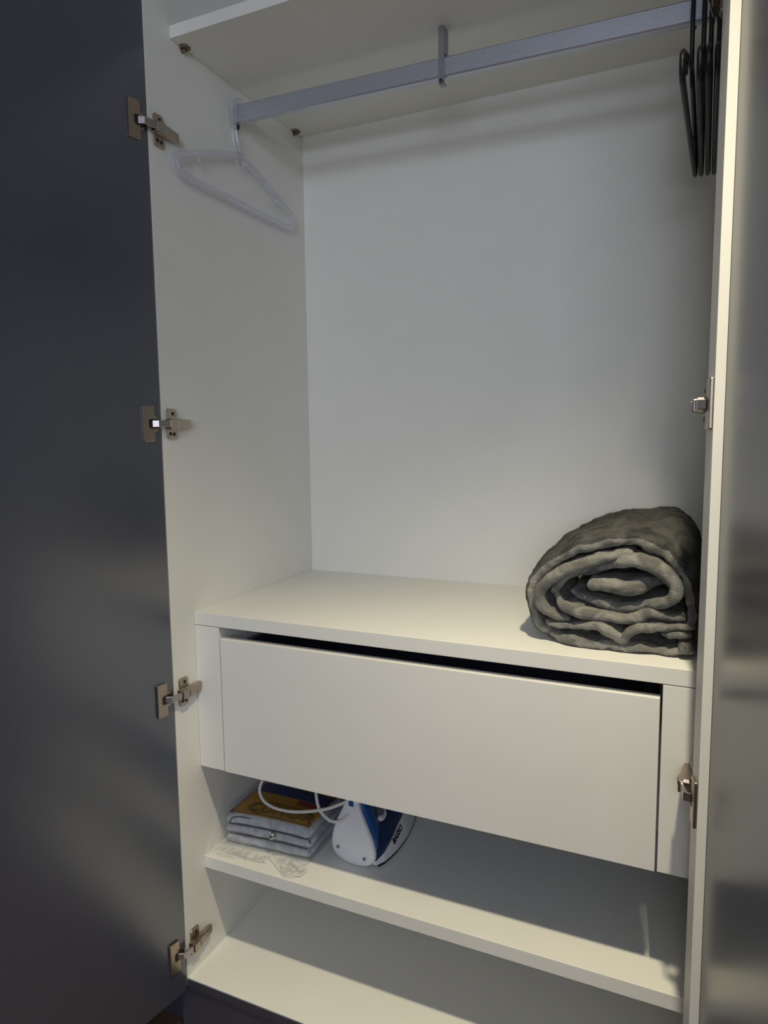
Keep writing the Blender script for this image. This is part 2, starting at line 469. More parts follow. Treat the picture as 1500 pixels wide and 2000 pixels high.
# ---- concealed hinges
def make_hinge(z, side):
    """side +1: left door. built in left-hand coordinates, mirrored for the right"""
    F = FLm if side > 0 else None
    if side > 0:
        dx = 0.0
        def T(bm): pass
        Fd = frame((0.0012, -0.0042, z), uL, nL)
    else:
        Fd = frame((0.8856, -0.0040, z), uR, nR)
        dx = 0.0125
        def T(bm):
            bmesh.ops.transform(bm, matrix=Matrix.Translation((W, 0, 0)) @ Matrix.Scale(-1, 4, (1, 0, 0)), verts=bm.verts)
            bmesh.ops.recalc_face_normals(bm, faces=bm.faces)
    # body: arm housing on the side panel (x from 0, along y)
    bm = bmesh.new()
    prof = [(0.0045, 0.0035), (0.0045, 0.0635), (0.0125, 0.0635), (0.0165, 0.036), (0.0175, 0.0245), (0.0195, 0.023), (0.0195, 0.004), (0.017, 0.0035)]
    prof = [(a_+dx, b_) for a_, b_ in prof]
    prism(bm, prof, z-.0083, z+.0083, 2, 0.0012)
    box(bm, (0.0045+dx, 0.008, z-.0100), (0.0140+dx, 0.036, z+.0100), 0.0012)
    T(bm)
    root = obj('hinge', bm, M_['nickel'], wd, origin=((0.0 if side > 0 else W), 0.02, z))
    # cross mounting plate
    bm = bmesh.new()
    prism(bm, rrect(0.0105, 0.0345, z-.0275, z+.0275, 0.0055), 0.0002, 0.0042+dx, 0, 0.0012)
    T(bm); obj('mounting_plate', bm, M_['nickel'], root)
    for zz, yy in ((0.0185, 0.0245), (-0.0185, 0.0265), (-0.0175, 0.0170)):
        bm = bmesh.new()
        prism(bm, ellipse(yy, z+zz, 0.0034, 0.0034, 14), 0.0040+dx, 0.0052+dx, 0, 0.0006)
        
        prism(bm, rrect(yy-.0024, yy+.0024, z+zz-.0005, z+zz+.0005, 0.0003, 1), 0.0050+dx, 0.0055+dx, 0)
        T(bm); obj('screw', bm, M_['recess'], root)
    bm = bmesh.new()
    prism(bm, rrect(0.0215, 0.0245, z-.0060, z+.0060, 0.0010), 0.0165+dx, 0.0206+dx, 0, 0.0005)
    T(bm); obj('adjusting_screw', bm, M_['nickel_bright'], root)
    # cup flange on the door: local x outward so the flange sits on negative x
    bm = bmesh.new()
    out = []
    # long plate with a notch for the cup on the hinge side
    out = rrect(0.0160, 0.0385, -.0315, .0315, 0.0022)
    prism(bm, out, -0.0046, -0.0002, 0, 0.0010)
    cup = [(0.0065, -.008), (0.0095, -.0130), (0.0175, -.0150), (0.0175, .0150), (0.0095, .0130), (0.0065, .008)]
    prism(bm, cup, -0.0030, -0.0002, 0, 0.0008)
    bmesh.ops.transform(bm, matrix=Fd, verts=bm.verts); bmesh.ops.recalc_face_normals(bm, faces=bm.faces)
    obj('cup_plate', bm, M_['nickel'], root)
    bm = bmesh.new()
    prism(bm, rrect(0.0060, 0.0285, -.0085, .0085, 0.004), -0.0050, -0.0010, 0, 0.0004)
    bmesh.ops.transform(bm, matrix=Fd, verts=bm.verts); bmesh.ops.recalc_face_normals(bm, faces=bm.faces)
    o = obj('cup_recess', bm, M_['recess'], root); o['label'] = 'dark opening of the hinge cup'
    # link arm from cup to body
    bm = bmesh.new()
    prism(bm, [(0.0030, -0.0260), (0.0125+dx, -0.0210), (0.0165+dx, 0.0020), (0.0165+dx, 0.0060), (0.0135+dx, 0.0060), (0.0125+dx, 0.0010), (0.0095+dx*.8, -0.0185), (0.0020, -0.0225)], z-.0062, z+.0062, 2, 0.0008)
    T(bm); o = obj('link_arm', bm, M_['nickel_bright'], root); o['label'] = 'bright link between cup and arm'
    return root
for z in (1.5865, 1.0800, 0.5755, 0.0640):
    make_hinge(z, 1)
for z in (1.5865, 1.0880, 0.5755):
    make_hinge(z, -1)

# ---- hanging rail
RY = 0.248
ZA, ZE = 1.7010, 1.6850        # rail centre height at the two ends (the rail sags to the right)
bm = bmesh.new()
prof = []
RH, RD = 0.0175, 0.0085
# ribbed front face, smooth rounded back
nr = 11
for i in range(nr):
    z0 = -RH*.80+2*RH*.80*i/nr; z1 = -RH*.80+2*RH*.80*(i+1)/nr
    prof += [(-RD, z0), (-RD, z0+(z1-z0)*.45), (-RD+.0007, z0+(z1-z0)*.6), (-RD+.0007, z0+(z1-z0)*.85)]
prof += [(-RD, RH*.8), (-RD*.75, RH*.95), (-RD*.3, RH), (RD*.3, RH), (RD*.8, RH*.9), (RD, RH*.7), (RD, -RH*.7), (RD*.8, -RH*.9), (RD*.3, -RH), (-RD*.3, -RH), (-RD*.75, -RH*.95)]
loft(bm, [[(x, RY+y, z+ZA+(ZE-ZA)*x/W) for y, z in prof] for x in (0.0035, 0.2, .45, .7, W-.0035)])
bmesh.ops.recalc_face_normals(bm, faces=bm.faces)
rail = obj('hanging_rail', bm, M_['alu'], wd); rail['label'] = 'ribbed aluminium clothes rail'
for x0, x1, zc in ((0.0002, 0.0042, ZA), (W-.0042, W-.0002, ZE)):
    bm = bmesh.new()
    prism(bm, rrect(RY-.0115, RY+.0115, zc-.0215, zc+.014, 0.008), x0, x1, 0, 0.0008)
    tube(bm, [((x0+x1)/2-.004 if x0 < .4 else x0-.006, RY, zc-.0245), ((x0+x1)/2+.006 if x0 < .4 else x1, RY, zc-.0245)], 0.0035, n=10)
    bmesh.ops.translate(bm, verts=bm.verts, vec=(0.002 if x0 < .4 else -0.002, 0, 0))
    obj('rail_socket', bm, M_['recess'], rail)
# central strap bracket
bx = 0.4475
zc = ZA+(ZE-ZA)*bx/W
bm = bmesh.new()
yf = RY-RD-.0012
strap = [(yf-.0022, ZS-.0002), (yf-.0022, zc-RH-.006), (yf+.0016, zc-RH-.011), (RY+.004, zc-RH-.011), (RY+.004, zc-RH-.0085), (yf+.002, zc-RH-.0085), (yf, zc-RH-.004), (yf, ZS-.0002)]
prism(bm, strap, bx-.0052, bx+.0052, 0, 0.0003)
prism(bm, [(RY+RD+.0006, ZS-.0002), (RY+RD+.0006, zc+.004), (RY+RD+.0028, zc+.004), (RY+RD+.0028, ZS-.0002)], bx-.0052, bx+.0052, 0, 0.0003)
box(bm, (bx-.0052, yf, zc+RH+.004), (bx+.0052, RY+RD+.0006, ZS-.0002))
br = obj('rail_bracket', bm, M_['zinc'], wd); br['label'] = 'dark grey strap hanging the rail from the shelf'
bm = bmesh.new()
prism(bm, ellipse(bx, zc-RH-.0062, 0.0026, 0.0026, 14), yf-.0052, yf-.0020, 1, 0.0005)
obj('screw', bm, M_['recess'], br)

# ------------------------------------------------------------------ hangers
def make_hanger(name, mat, root_loc, rotz, label, group=None, flat=True):
    """local frame: y along the hanger, x across, origin at the crest of the hook (underside touches rail top)"""
    r = empty(name, root_loc, label, 'hanger', group, rotz)
    zt_, zn = -0.176, -0.104
    hw = 0.196
    # body: rounded triangle as one closed flat tube
    rr = 0.017
    P = []
    def arc(cy_, cz_, a0, a1, n=7):
        for i in range(n+1):
            a = a0+(a1-a0)*i/n
            P.append((0, cy_+rr*math.cos(a), cz_+rr*math.sin(a)))
    sl = math.atan2(zn-zt_-rr, hw-.02)
    yc = hw-rr
    # right tip
    arc(yc, zt_, -PI/2+.02, PI/2-sl)
    for t in (.2, .4, .6, .8):
        y = yc+(0.022-yc)*t
        P.append((0, y+rr*math.sin(sl)*(1-t), zt_+rr*math.cos(sl)*(1-t)+(zn-zt_)*t + .002*math.sin(PI*t)))
    P += [(0, 0.022, zn-.001), (0, 0.008, zn+.0035), (0, -0.008, zn+.0035), (0, -0.022, zn-.001)]
    for t in (.8, .6, .4, .2):
        y = -(yc+(0.022-yc)*t)
        P.append((0, y-rr*math.sin(sl)*(1-t), zt_+rr*math.cos(sl)*(1-t)+(zn-zt_)*t + .002*math.sin(PI*t)))
    arc(-yc, zt_, PI/2+sl, PI*1.5-.02)
    for t in (.15, .3, .5, .7, .85):
        P.append((0, -yc+2*yc*t, zt_-rr-.0015*math.sin(PI*t)))
    bm = bmesh.new()
    if flat: sweep(bm, P, IBEAM, (1, 0, 0), closed=True)
    else: tube(bm, P, 0.0041, 0.0056, side=(1, 0, 0), n=12, closed=True)
    bmesh.ops.recalc_face_normals(bm, faces=bm.faces)
    obj('frame', bm, mat, r, local=True, smooth=not flat)
    # hook: stem rises in front of the rail, bends over its top
    H = [(0, -0.002, zn+.004), (0, -0.010, -0.085), (0, -0.0165, -0.062), (0, -0.0185, -0.04), (0, -0.0185, -0.022), (0, -0.0155, -0.008), (0, -0.008, 0.0015), (0, 0.002, 0.0045), (0, 0.012, 0.001), (0, 0.0185, -0.009), (0, 0.0195, -0.021), (0, 0.018, -0.030)]
    H = crom(H, 5)
    bm = bmesh.new()
    if flat: sweep(bm, H, IBEAM, (1, 0, 0), scale=1.0)
    else: tube(bm, H, 0.0034, 0.0044, side=(1, 0, 0), n=12)
    bmesh.ops.recalc_face_normals(bm, faces=bm.faces)
    obj('hook', bm, mat, r, local=True, smooth=not flat)
    # strap nubs under the arms and the ring under the neck
    for s in (-1, 1):
        bm = bmesh.new()
        y0 = s*0.128; z0 = zt_+rr+ (zn-zt_-rr)*0.33 - .006
        Q = crom([(0, y0, z0+.004), (0, y0+s*.001, z0-.006), (0, y0-s*.006, z0-.010), (0, y0-s*.013, z0-.007)], 5)
        tube(bm, Q, 0.0024, 0.0026, side=(1, 0, 0), n=8)
        bmesh.ops.recalc_face_normals(bm, faces=bm.faces)
        obj('strap_notch', bm, mat, r, smooth=True, local=True)
    bm = bmesh.new()
    tube(bm, [(0, 0.011*math.cos(2*PI*k/20), zn-.010+.010*math.sin(2*PI*k/20)) for k in range(20)], 0.0022, 0.0022, side=(1, 0, 0), n=8, closed=True)
    bmesh.ops.recalc_face_normals(bm, faces=bm.faces)
    obj('neck_ring', bm, mat, r, smooth=True, local=True)
    return r
def rail_top(x): return ZA+(ZE-ZA)*x/W+RH
make_hanger('clothes_hanger', M_['clear'], (0.0155, RY-.006, rail_top(.0155)+.0006), 0.0,
            'clear plastic clothes hanger at the left end of the rail')
BL = [(0.8490, -2.2, 'black plastic hanger furthest left of the black ones, turned so its loop shows'),
      (0.8642, -0.60, 'black plastic hanger second from the left in the black row, hanging lowest'),
      (0.8745, -0.75, 'black plastic hanger third from the left in the tight black row'),
      (0.8850, -0.55, 'black plastic hanger closest to the right side panel of the wardrobe')]
first = None
for i, (x, deg, lab) in enumerate(BL):
    loc = (x, RY+.001, rail_top(x)+.0006 - (0.006 if i == 1 else 0.0)*0)
    if first is None:
        first = make_hanger('clothes_hanger', M_['black'], loc, math.radians(deg), lab, 'black hangers at the right end of the rail', flat=False)
        h = first
    else:
        h = copy_tree(first)
        h.location = loc; h.rotation_euler = (0, 0, math.radians(deg)); h['label'] = lab

# ------------------------------------------------------------------ blanket
def strand(bm, pts, th, y0, y1, per=16, nd=24, amp=0.002, seed=0.0, bulge=None, hemlift=0.0, tips=True, yj=0.008, outer=False, rec=(0, 0)):
    path = crom([(x, 0, z) for x, z in pts], per)
    N = len(path)
    rows = []
    for i, p in enumerate(path):
        t = path[min(i+1, N-1)]-path[max(i-1, 0)]; t.normalize()
        nrm = Vector((-t.z, 0, t.x))
        s = i/(N-1)
        k = 1.0
        if tips:
            e = min(i, N-1-i)/(N-1)
            L_ = min(1.0, e/0.07)
            k = math.sqrt(max(0.02, 1-(1-L_)**2))
        e0 = max(0.0, 1-s/.32); e0 = e0*e0*(3-2*e0); e1 = max(0.0, 1-(1-s)/.32); e1 = e1*e1*(3-2*e1)
        h = th*0.5*k*(1+0.26*noise.noise(Vector((p.x*28, seed, p.z*28))))*(1-.35*(e0*(rec[0] > 0)+e1*(rec[1] > 0)))
        yf = (y0(p) if callable(y0) else y0) + rec[0]*e0 + rec[1]*e1
        yf += yj*noise.noise(Vector((p.x*34+seed, 3.1, p.z*34)))
        row = []
        def add(y, o):
            q = p + nrm*o
            d = noise.noise(Vector((q.x*30+seed, y*16, q.z*30)))*amp + noise.noise(Vector((q.x*75, y*50+seed, q.z*75)))*amp*.6 + noise.noise(Vector((q.x*170, y*120+seed, q.z*170)))*amp*.3 + noise.noise(Vector((q.x*620, y*620+seed, q.z*620)))*.0009
            q = q + nrm*d
            q.y = y
            if bulge: q = bulge(q)
            row.append(q)
        for j in range(nd, 0, -1):
            f = (j/nd)**1.6
            add(yf+h+(y1-yf-h)*f, h)
        for a in range(0, 17):
            al = PI/2 - PI*a/16
            add(yf+h-h*math.cos(al)*1.15, h*math.sin(al))
        for j in range(1, nd+1):
            f = (j/nd)**1.6
            add(yf+h+(y1-yf-h)*f, -h)
        rows.append(row)
    R = [[bm.verts.new(q) for q in r] for r in rows]
    n = len(R[0])
    for a, b2 in zip(R[:-1], R[1:]):
        for k in range(n-1):
            f = bm.faces.new((a[k], a[k+1], b2[k+1], b2[k]))
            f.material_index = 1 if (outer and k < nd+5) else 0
        f = bm.faces.new((a[n-1], a[0], b2[0], b2[n-1]))
    bm.faces.new(R[0]); bm.faces.new(R[-1][::-1])

L0 = [(0.8828, 0.7329), (0.8492, 0.7279), (0.7969, 0.7270), (0.7515, 0.7275), (0.7141, 0.7270), (0.6852, 0.7303), (0.6555, 0.7444), (0.6392, 0.7693), (0.6359, 0.7975), (0.6465, 0.8227), (0.6697, 0.8464), (0.7057, 0.8684), (0.7425, 0.8811), (0.7748, 0.8886), (0.8101, 0.8849), (0.8414, 0.8672), (0.8641, 0.841), (0.8751, 0.8104), (0.8794, 0.783), (0.8768, 0.7622)]
L1 = [(0.7021, 0.7616), (0.6792, 0.7663), (0.6606, 0.7785), (0.6535, 0.7978), (0.663, 0.8166), (0.6914, 0.8384), (0.7265, 0.8544), (0.7553, 0.8639), (0.7765, 0.8709)]
L1b = [(0.7413, 0.8439), (0.768, 0.8553), (0.7943, 0.8617), (0.8202, 0.8569), (0.8427, 0.8419), (0.8549, 0.8245), (0.8504, 0.8084), (0.8289, 0.7934)]
L1c = [(0.7500, 0.8500), (0.7200, 0.8420), (0.6900, 0.8230), (0.6740, 0.8020), (0.6760, 0.7900)]
L2 = [(0.6807, 0.7923), (0.6904, 0.7813), (0.715, 0.7767), (0.752, 0.7735), (0.7966, 0.7723), (0.8207, 0.7822), (0.848, 0.7775)]
L3 = [(0.7176, 0.7955), (0.7438, 0.7919), (0.7769, 0.7861), (0.8036, 0.7906), (0.8279, 0.7985)]
CORE = [(0.7279, 0.8201), (0.759, 0.8206), (0.786, 0.818), (0.8121, 0.8249), (0.8379, 0.8232)]
L4 = [(0.6755, 0.7519), (0.7061, 0.7522), (0.7395, 0.7596), (0.7578, 0.7547), (0.7744, 0.7441), (0.7834, 0.7413), (0.7902, 0.7505), (0.8057, 0.7608), (0.8315, 0.7645), (0.8635, 0.7661)]
L5 = [(0.837, 0.7519), (0.8571, 0.7561), (0.8790, 0.7533)]
L6 = [(0.8609, 0.7434), (0.8711, 0.7372), (0.8800, 0.7371)]
def bulge0(q):
    f = max(0.0, min(1.0, (q.y-.115)/.12)); f = f*f*(3-2*f)
    up_ = max(0.0, q.z-.74)/.15
    q = q.copy()
    q.z += 0.011*f*up_
    q.x += (q.x-.76)*(0.10 if q.x < .76 else 0.22)*f*min(1, up_)
    if q.x > .80: q.z += 0.020*f*min(1, up_)*min(1, (q.x-.80)/.06)
    q.x = min(q.x, 0.8925)
    q.z = max(q.z, ZT+.0003)
    return q
def clampb(q):
    q = q.copy(); q.x = min(q.x, 0.8925); q.z = max(q.z, ZT+.0003); return q
def y_outer(p):
    base = 0.122
    if p.z > .80: base += 0.010
    if p.x < .70: base += 0.012*(0.70-p.x)/.065
    if p.z < .735: base = 0.112 + (0.020*(0.70-p.x)/.05 if p.x < .70 else 0)
    return base
bm = bmesh.new()
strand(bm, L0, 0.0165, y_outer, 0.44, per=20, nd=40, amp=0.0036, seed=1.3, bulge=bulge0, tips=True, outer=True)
L1x = L1 + [(0.7930, 0.8720)]
L1bx = [(0.7150, 0.8290)] + L1b + [(0.8120, 0.7925)]
L2x = [(0.6730, 0.8010)] + L2 + [(0.8700, 0.7790)]
L3x = [(0.6980, 0.8020)] + L3 + [(0.8400, 0.8050)]
COREx = CORE[:-1] + [(0.8450, 0.8260)]
L4x = [(0.6640, 0.7570)] + L4 + [(0.8830, 0.7680)]
strand(bm, L1x, 0.0165, 0.108, 0.30, amp=0.0026, seed=4.1, bulge=clampb, rec=(0.010, 0.022))
strand(bm, L1bx, 0.0185, 0.110, 0.30, amp=0.0026, seed=6.7, bulge=clampb, rec=(0.040, 0.012))
strand(bm, L1c, 0.0140, 0.124, 0.28, amp=0.002, seed=16.7, bulge=clampb, rec=(0.02, 0.03))
strand(bm, L2x, 0.0155, 0.108, 0.30, amp=0.0026, seed=8.2, bulge=clampb, rec=(0.022, 0.012))
strand(bm, L3x, 0.0150, 0.124, 0.30, amp=0.0022, seed=11.9, bulge=clampb, rec=(0.030, 0.004))
strand(bm, COREx, 0.0225, 0.114, 0.30, amp=0.0018, seed=13.3, bulge=clampb, rec=(0.0, 0.055))
strand(bm, L4x, 0.0135, 0.103, 0.30, amp=0.0026, seed=17.4, bulge=clampb, rec=(0.016, 0.010))
strand(bm, L5, 0.0110, 0.112, 0.30, amp=0.0015, seed=19.2, bulge=clampb, rec=(0.012, 0.006))
strand(bm, L6, 0.0125, 0.106, 0.30, amp=0.0015, seed=23.2, bulge=clampb, rec=(0.012, 0.006))
bmesh.ops.recalc_face_normals(bm, faces=bm.faces)
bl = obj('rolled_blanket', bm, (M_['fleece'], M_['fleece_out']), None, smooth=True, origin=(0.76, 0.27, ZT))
tag(bl, 'rolled grey fleece blanket lying on the worktop against the right side', 'blanket')

# ------------------------------------------------------------------ steam iron
iron = empty('steam_iron', (0.2870, 0.1640, Z1), 'blue and white steam iron with its heel to the front on the lower shelf', 'iron', rotz=math.radians(-7.5))
def lerpt(K, y):
    for (a_, za), (b_, zb_) in zip(K[:-1], K[1:]):
        if y <= b_:
            t = max(0, (y-a_)/(b_-a_)); t = t*t*(3-2*t)*.35+t*.65
            return za+(zb_-za)*t
    return K[-1][1]
def wv(y):      # plan half width
    return lerpt([(0, .050), (.03, .0592), (.07, .0600), (.12, .0540), (.17, .0410), (.205, .0270), (.232, .0125), (.246, .002)], y)
def topz(y):    # body ridge height
    return lerpt([(0.0, .110), (.02, .106), (.045, .096), (.08, .090), (.13, .086), (.18, .078), (.22, .062), (.246, .040)], y)
def seam(y):    # height of the white/blue parting line
    return min(0.014+0.36*y, 0.030+0.16*y, topz(y)*.85)
def hwid(y, z):
    h = topz(y); t = max(0, min(1, z/h))
    return wv(y)*(1-0.08*t-0.62*t**2.2)
ys = [0.004, .012, .025, .045, .07, .095, .12, .145, .17, .195, .215, .23, .2405]
# soleplate
bm = bmesh.new()
out = [(wv(y)*.97, y) for y in [.012]+ys[2:]]+[(0, .246)]+[(-wv(y)*.97, y) for y in (ys[2:][::-1]+[.012])]
prism(bm, out, 0.0002, 0.0070, 2, 0.0012)
obj('soleplate', bm, M_['is'], iron, local=True)
# white lower shell
def ring(y, z0, z1, n=7, inset=0.0):
    R = [(hwid(y, z0+(z1-z0)*i/n)-inset, y, z0+(z1-z0)*i/n) for i in range(n+1)]
    return R + [(-x, yy, z) for x, yy, z in R[::-1]]
bm = bmesh.new(); loft(bm, [ring(y, 0.0072, seam(y)) for y in ys]); bmesh.ops.recalc_face_normals(bm, faces=bm.faces)
obj('lower_shell', bm, M_['iw'], iron, local=True, smooth=False)
# navy upper body
bm = bmesh.new()
rings = []
for y in ys:
    z0, z1 = seam(y)+.0003, topz(y)
    R = [(hwid(y, z0+(z1-z0)*i/9)-.0006, y, z0+(z1-z0)*i/9) for i in range(10)]
    xt = R[-1][0]
    R += [(xt*.6, y, z1+.0022), (0, y, z1+.003)]
    rings.append(R+[(-x, yy, z) for x, yy, z in R[::-1][1:]])
loft(bm, rings); bmesh.ops.recalc_face_normals(bm, faces=bm.faces)
obj('water_tank', bm, M_['in'], iron, smooth=True, local=True)
# heel: white tear-drop plate
heel = [(0.0, .0015), (.016, .002), (.033, .005), (.0445, .0115), (.0505, .021), (.0515, .033), (.0488, .048), (.0438, .064), (.0365, .081), (.0285, .097), (.0215, .110), (.0165, .122), (.0140, .134)]
hp = crom([(x, 0, z) for x, z in heel], 3)
o2 = [(v.x, v.z) for v in hp]
out = o2 + [(-x, z) for x, z in o2[::-1] if x > 1e-5]
bm = bmesh.new()
nH = len(out)
def hr(y, sc, cz_=.055):
    return [(x*sc, y, cz_+(z-cz_)*sc) for x, z in out]
loft(bm, [hr(-0.0040, .80), hr(-0.0050, .93), hr(-0.0028, .985), hr(0.0, 1.0), hr(0.0055, .985), hr(0.0075, .95)])
bmesh.ops.recalc_face_normals(bm, faces=bm.faces)
# round the heel a little: middle bulges backwards
for v in bm.verts:
    v.co.y -= 0.007*(1-(v.co.x/.052)**2)*max(0, 1-((v.co.z-.035)/.10)**2)
hl = obj('heel_plate', bm, M_['iw'], iron, smooth=True, local=True)
for sx, sz in ((-.031, .0275), (.031, .0215)):
    bm = bmesh.new()
    prism(bm, ellipse(sx, sz, .0030, .0034, 14), -0.0112, -0.0060, 1, 0.0006)
    obj('screw', bm, M_['gp'], hl, local=True)
# blue rear housing following the heel edge
bm = bmesh.new()
rings = []
for y, sc in ((0.0070, .965), (.016, .93), (.028, .88), (.042, .80)):
    rings.append([(x*sc, y, .012+(z-.0)*.97 if z < .11 else .012+z*.97) for x, z in out if .012 < z < .118])
loft(bm, rings); bmesh.ops.recalc_face_normals(bm, faces=bm.faces)
obj('rear_housing', bm, M_['ib'], iron, smooth=True, local=True)
# handle arch with blue grip inlay
hpth = crom([(0, .004, .118), (0, .010, .134), (0, .030, .147), (0, .070, .152), (0, .115, .147), (0, .150, .130), (0, .170, .100), (0, .180, .062)], 6)
bm = bmesh.new()
tube(bm, hpth, [0.0125+.004*math.sin(PI*i/(len(hpth)-1)) for i in range(len(hpth))], [0.0105]*len(hpth), side=(1, 0, 0), n=16)
bmesh.ops.recalc_face_normals(bm, faces=bm.faces)
hd = obj('handle', bm, M_['iw'], iron, smooth=True, local=True)
bm = bmesh.new()
ip = crom([(0, -.0040, .1195), (0, -.0025, .128), (0, .003, .1395), (0, .020, .152), (0, .050, .1615), (0, .090, .1625)], 5)
tube(bm, ip, [0.004+.0045*math.sin(PI*min(1, .25+.6*i/(len(ip)-1))) for i in range(len(ip))], [0.0042]*len(ip), side=(1, 0, 0), n=12)
bmesh.ops.recalc_face_normals(bm, faces=bm.faces)
o = obj('grip_inlay', bm, M_['ib'], hd, smooth=True, local=True); o['label'] = 'blue soft inlay on the white handle'
# temperature dial on the tank
bm = bmesh.new()
prism(bm, ellipse(0.0, .058, .0200, .0200, 36), 0.078, 0.0875, 2, 0.0015)
dl = obj('temperature_dial', bm, M_['iw'], iron, local=True)
bm = bmesh.new()
prism(bm, ellipse(0.0, .058, .0140, .0140, 28), 0.0873, 0.0890, 2, 0.0006)
obj('dial_knob', bm, M_['gp'], dl, local=True)
dl.rotation_euler = (0, math.radians(30), 0); dl.location = (-0.0205, -0.004, 0.0125)

def text_mesh(name, body, size, mat, parent, M4, outline=False, extrude=0.0002, shear=0.0):
    cu = bpy.data.curves.new(name, 'FONT')
    cu.body = body; cu.size = size; cu.align_x = 'CENTER'; cu.align_y = 'CENTER'
    cu.space_character = 1.02
    cu.shear = shear
    cu.resolution_u = 3
    if outline:
        cu.fill_mode = 'NONE'; cu.bevel_depth = 0.0006; cu.bevel_resolution = 0
    else:
        cu.extrude = extrude; cu.offset = 0.0006
    o = bpy.data.objects.new(name, cu); C.objects.link(o)
    bpy.context.view_layer.update()
    dg = bpy.context.evaluated_depsgraph_get()
    me = bpy.data.meshes.new_from_object(o.evaluated_get(dg))
    bpy.data.objects.remove(o)
    me.transform(M4)
    t = bpy.data.objects.new(name, me); C.objects.link(t)
    me.materials.clear(); me.materials.append(mat)
    t.parent = parent
    return t
# maker's lettering on the right flank, running forward
def flank_M(y, z):
    n_ = Vector((1, 0, 0)); p0 = Vector((hwid(y, z), y, z)); p1 = Vector((hwid(y+.02, z+.0032), y+.02, z+.0032))
    xd = (p1-p0).normalized(); zd = Vector((hwid(y, z+.004)-hwid(y, z), 0, .004)).normalized()
    zd = (zd-xd*zd.dot(xd)).normalized(); nn = xd.cross(zd)
    Mx = Matrix((xd, zd, nn)).transposed().to_4x4(); Mx.translation = p0+nn*.0004+xd*.0
    return Mx
t = text_mesh('lettering', 'BASSO', 0.0165, M_['ink'], iron, flank_M(.080, .0330)); t['label'] = 'black printed word on the white flank'

# power cord, looped over the bag and back to the iron
cord = [(0.2990, 0.176, 0.335), (0.2874, 0.165, 0.3277), (0.2789, 0.158, 0.3160), (0.2660, 0.152, 0.3052), (0.2480, 0.149, 0.3020), (0.2310, 0.151, 0.3075), (0.2170, 0.153, 0.3200), (0.2080, 0.158, 0.3480), (0.2000, 0.175, 0.378), (0.17, 0.20, 0.392), (0.12, 0.21, 0.392), (0.0860, 0.185, 0.375), (0.0775, 0.162, 0.345), (0.0740, 0.156, 0.325), (0.0830, 0.152, 0.311), (0.1000, 0.149, 0.3035), (0.1250, 0.147, 0.3005), (0.1600, 0.147, 0.3030), (0.2000, 0.149, 0.3120), (0.2400, 0.154, 0.325), (0.2800, 0.168, 0.343), (0.2980, 0.180, 0.3440)]
Mi = Matrix.Translation(iron.location) @ Matrix.Rotation(iron.rotation_euler.z, 4, 'Z')
Mii = Mi.inverted()
bm = bmesh.new()
tube(bm, [Mii @ p for p in crom(cord, 7)], 0.0033, n=10)
bmesh.ops.recalc_face_normals(bm, faces=bm.faces)
o = obj('power_cord', bm, M_['cable'], iron, smooth=True, local=True); o['label'] = 'white cord looped beside the iron'

# ------------------------------------------------------------------ bagged fabric pack
pk = empty('fabric_pack', (0.112, 0.245, Z1), 'folded grey fabric in a clear plastic bag with a yellow label card', 'package')
PX0, PX1 = 0.0150, 0.2040
def ysk(x): return 0.118+0.014*(x-PX0)/(PX1-PX0)
lay = [(0.0015, 0.0200), (0.0212, 0.0200), (0.0412, 0.0225)]
for k, (zb, th) in enumerate(lay):
    bm = bmesh.new()
    rows = []
    NX = 22
    for i in range(NX+1):
        x = PX0+(PX1-PX0)*i/NX
        e = min(i, NX-i)/NX
        hh = th/2*(0.55+.45*math.sqrt(max(0, 1-(1-min(1, e/.06))**2)))
        zc_ = Z1+zb+th/2+0.0022*math.sin(PI*i/NX)*(k)*.8+.0012*noise.noise(Vector((x*30, k*3.1, 0)))
        yf = ysk(x)+0.002*noise.noise(Vector((x*40, k*5.7, 1)))+.002*(k == 1)
        row = []
        for y in (.40, .30, .22, .17): row.append((x, y, zc_+hh))
        for a in range(0, 9):
            al = PI/2-PI*a/8
            row.append((x, yf+hh*(1-math.cos(al)), zc_+hh*math.sin(al)))
        for y in (.17, .22, .30, .40): row.append((x, y, zc_-hh))
        rows.append(row)
    loft(bm, rows)
    bmesh.ops.recalc_face_normals(bm, faces=bm.faces)
    ly = obj('fabric_layer', bm, M_['fab'], pk, smooth=True)
    if k:
        bm = bmesh.new()
        tube(bm, [(x, ysk(x)+.003+.0015*noise.noise(Vector((x*60, k, 2))), Z1+zb+.0005+0.0022*math.sin(PI*(x-PX0)/(PX1-PX0))*k*.8) for x in [PX0+.006+(PX1-PX0-.012)*i/24 for i in range(25)]], 0.0011, n=6)
        obj('edge_seam', bm, M_['navy'], ly)
bm = bmesh.new()
tube(bm, crom([(PX0+.010, ysk(PX0)-.0005, Z1+.046), (PX0+.014, ysk(PX0)-.0002, Z1+.0560), (PX0+.030, ysk(PX0)+.004, Z1+.0615), (.09, ysk(.09)+.0038, Z1+.0612), (.14, ysk(.14)+.0038, Z1+.0585), (PX1-.018, ysk(PX1)+.0015, Z1+.0535), (PX1-.004, ysk(PX1)+.002, Z1+.045), (PX1+.0008, ysk(PX1)+.006, Z1+.032)], 6), 0.0010, n=6)
obj('edge_seam', bm, M_['navy'], pk)
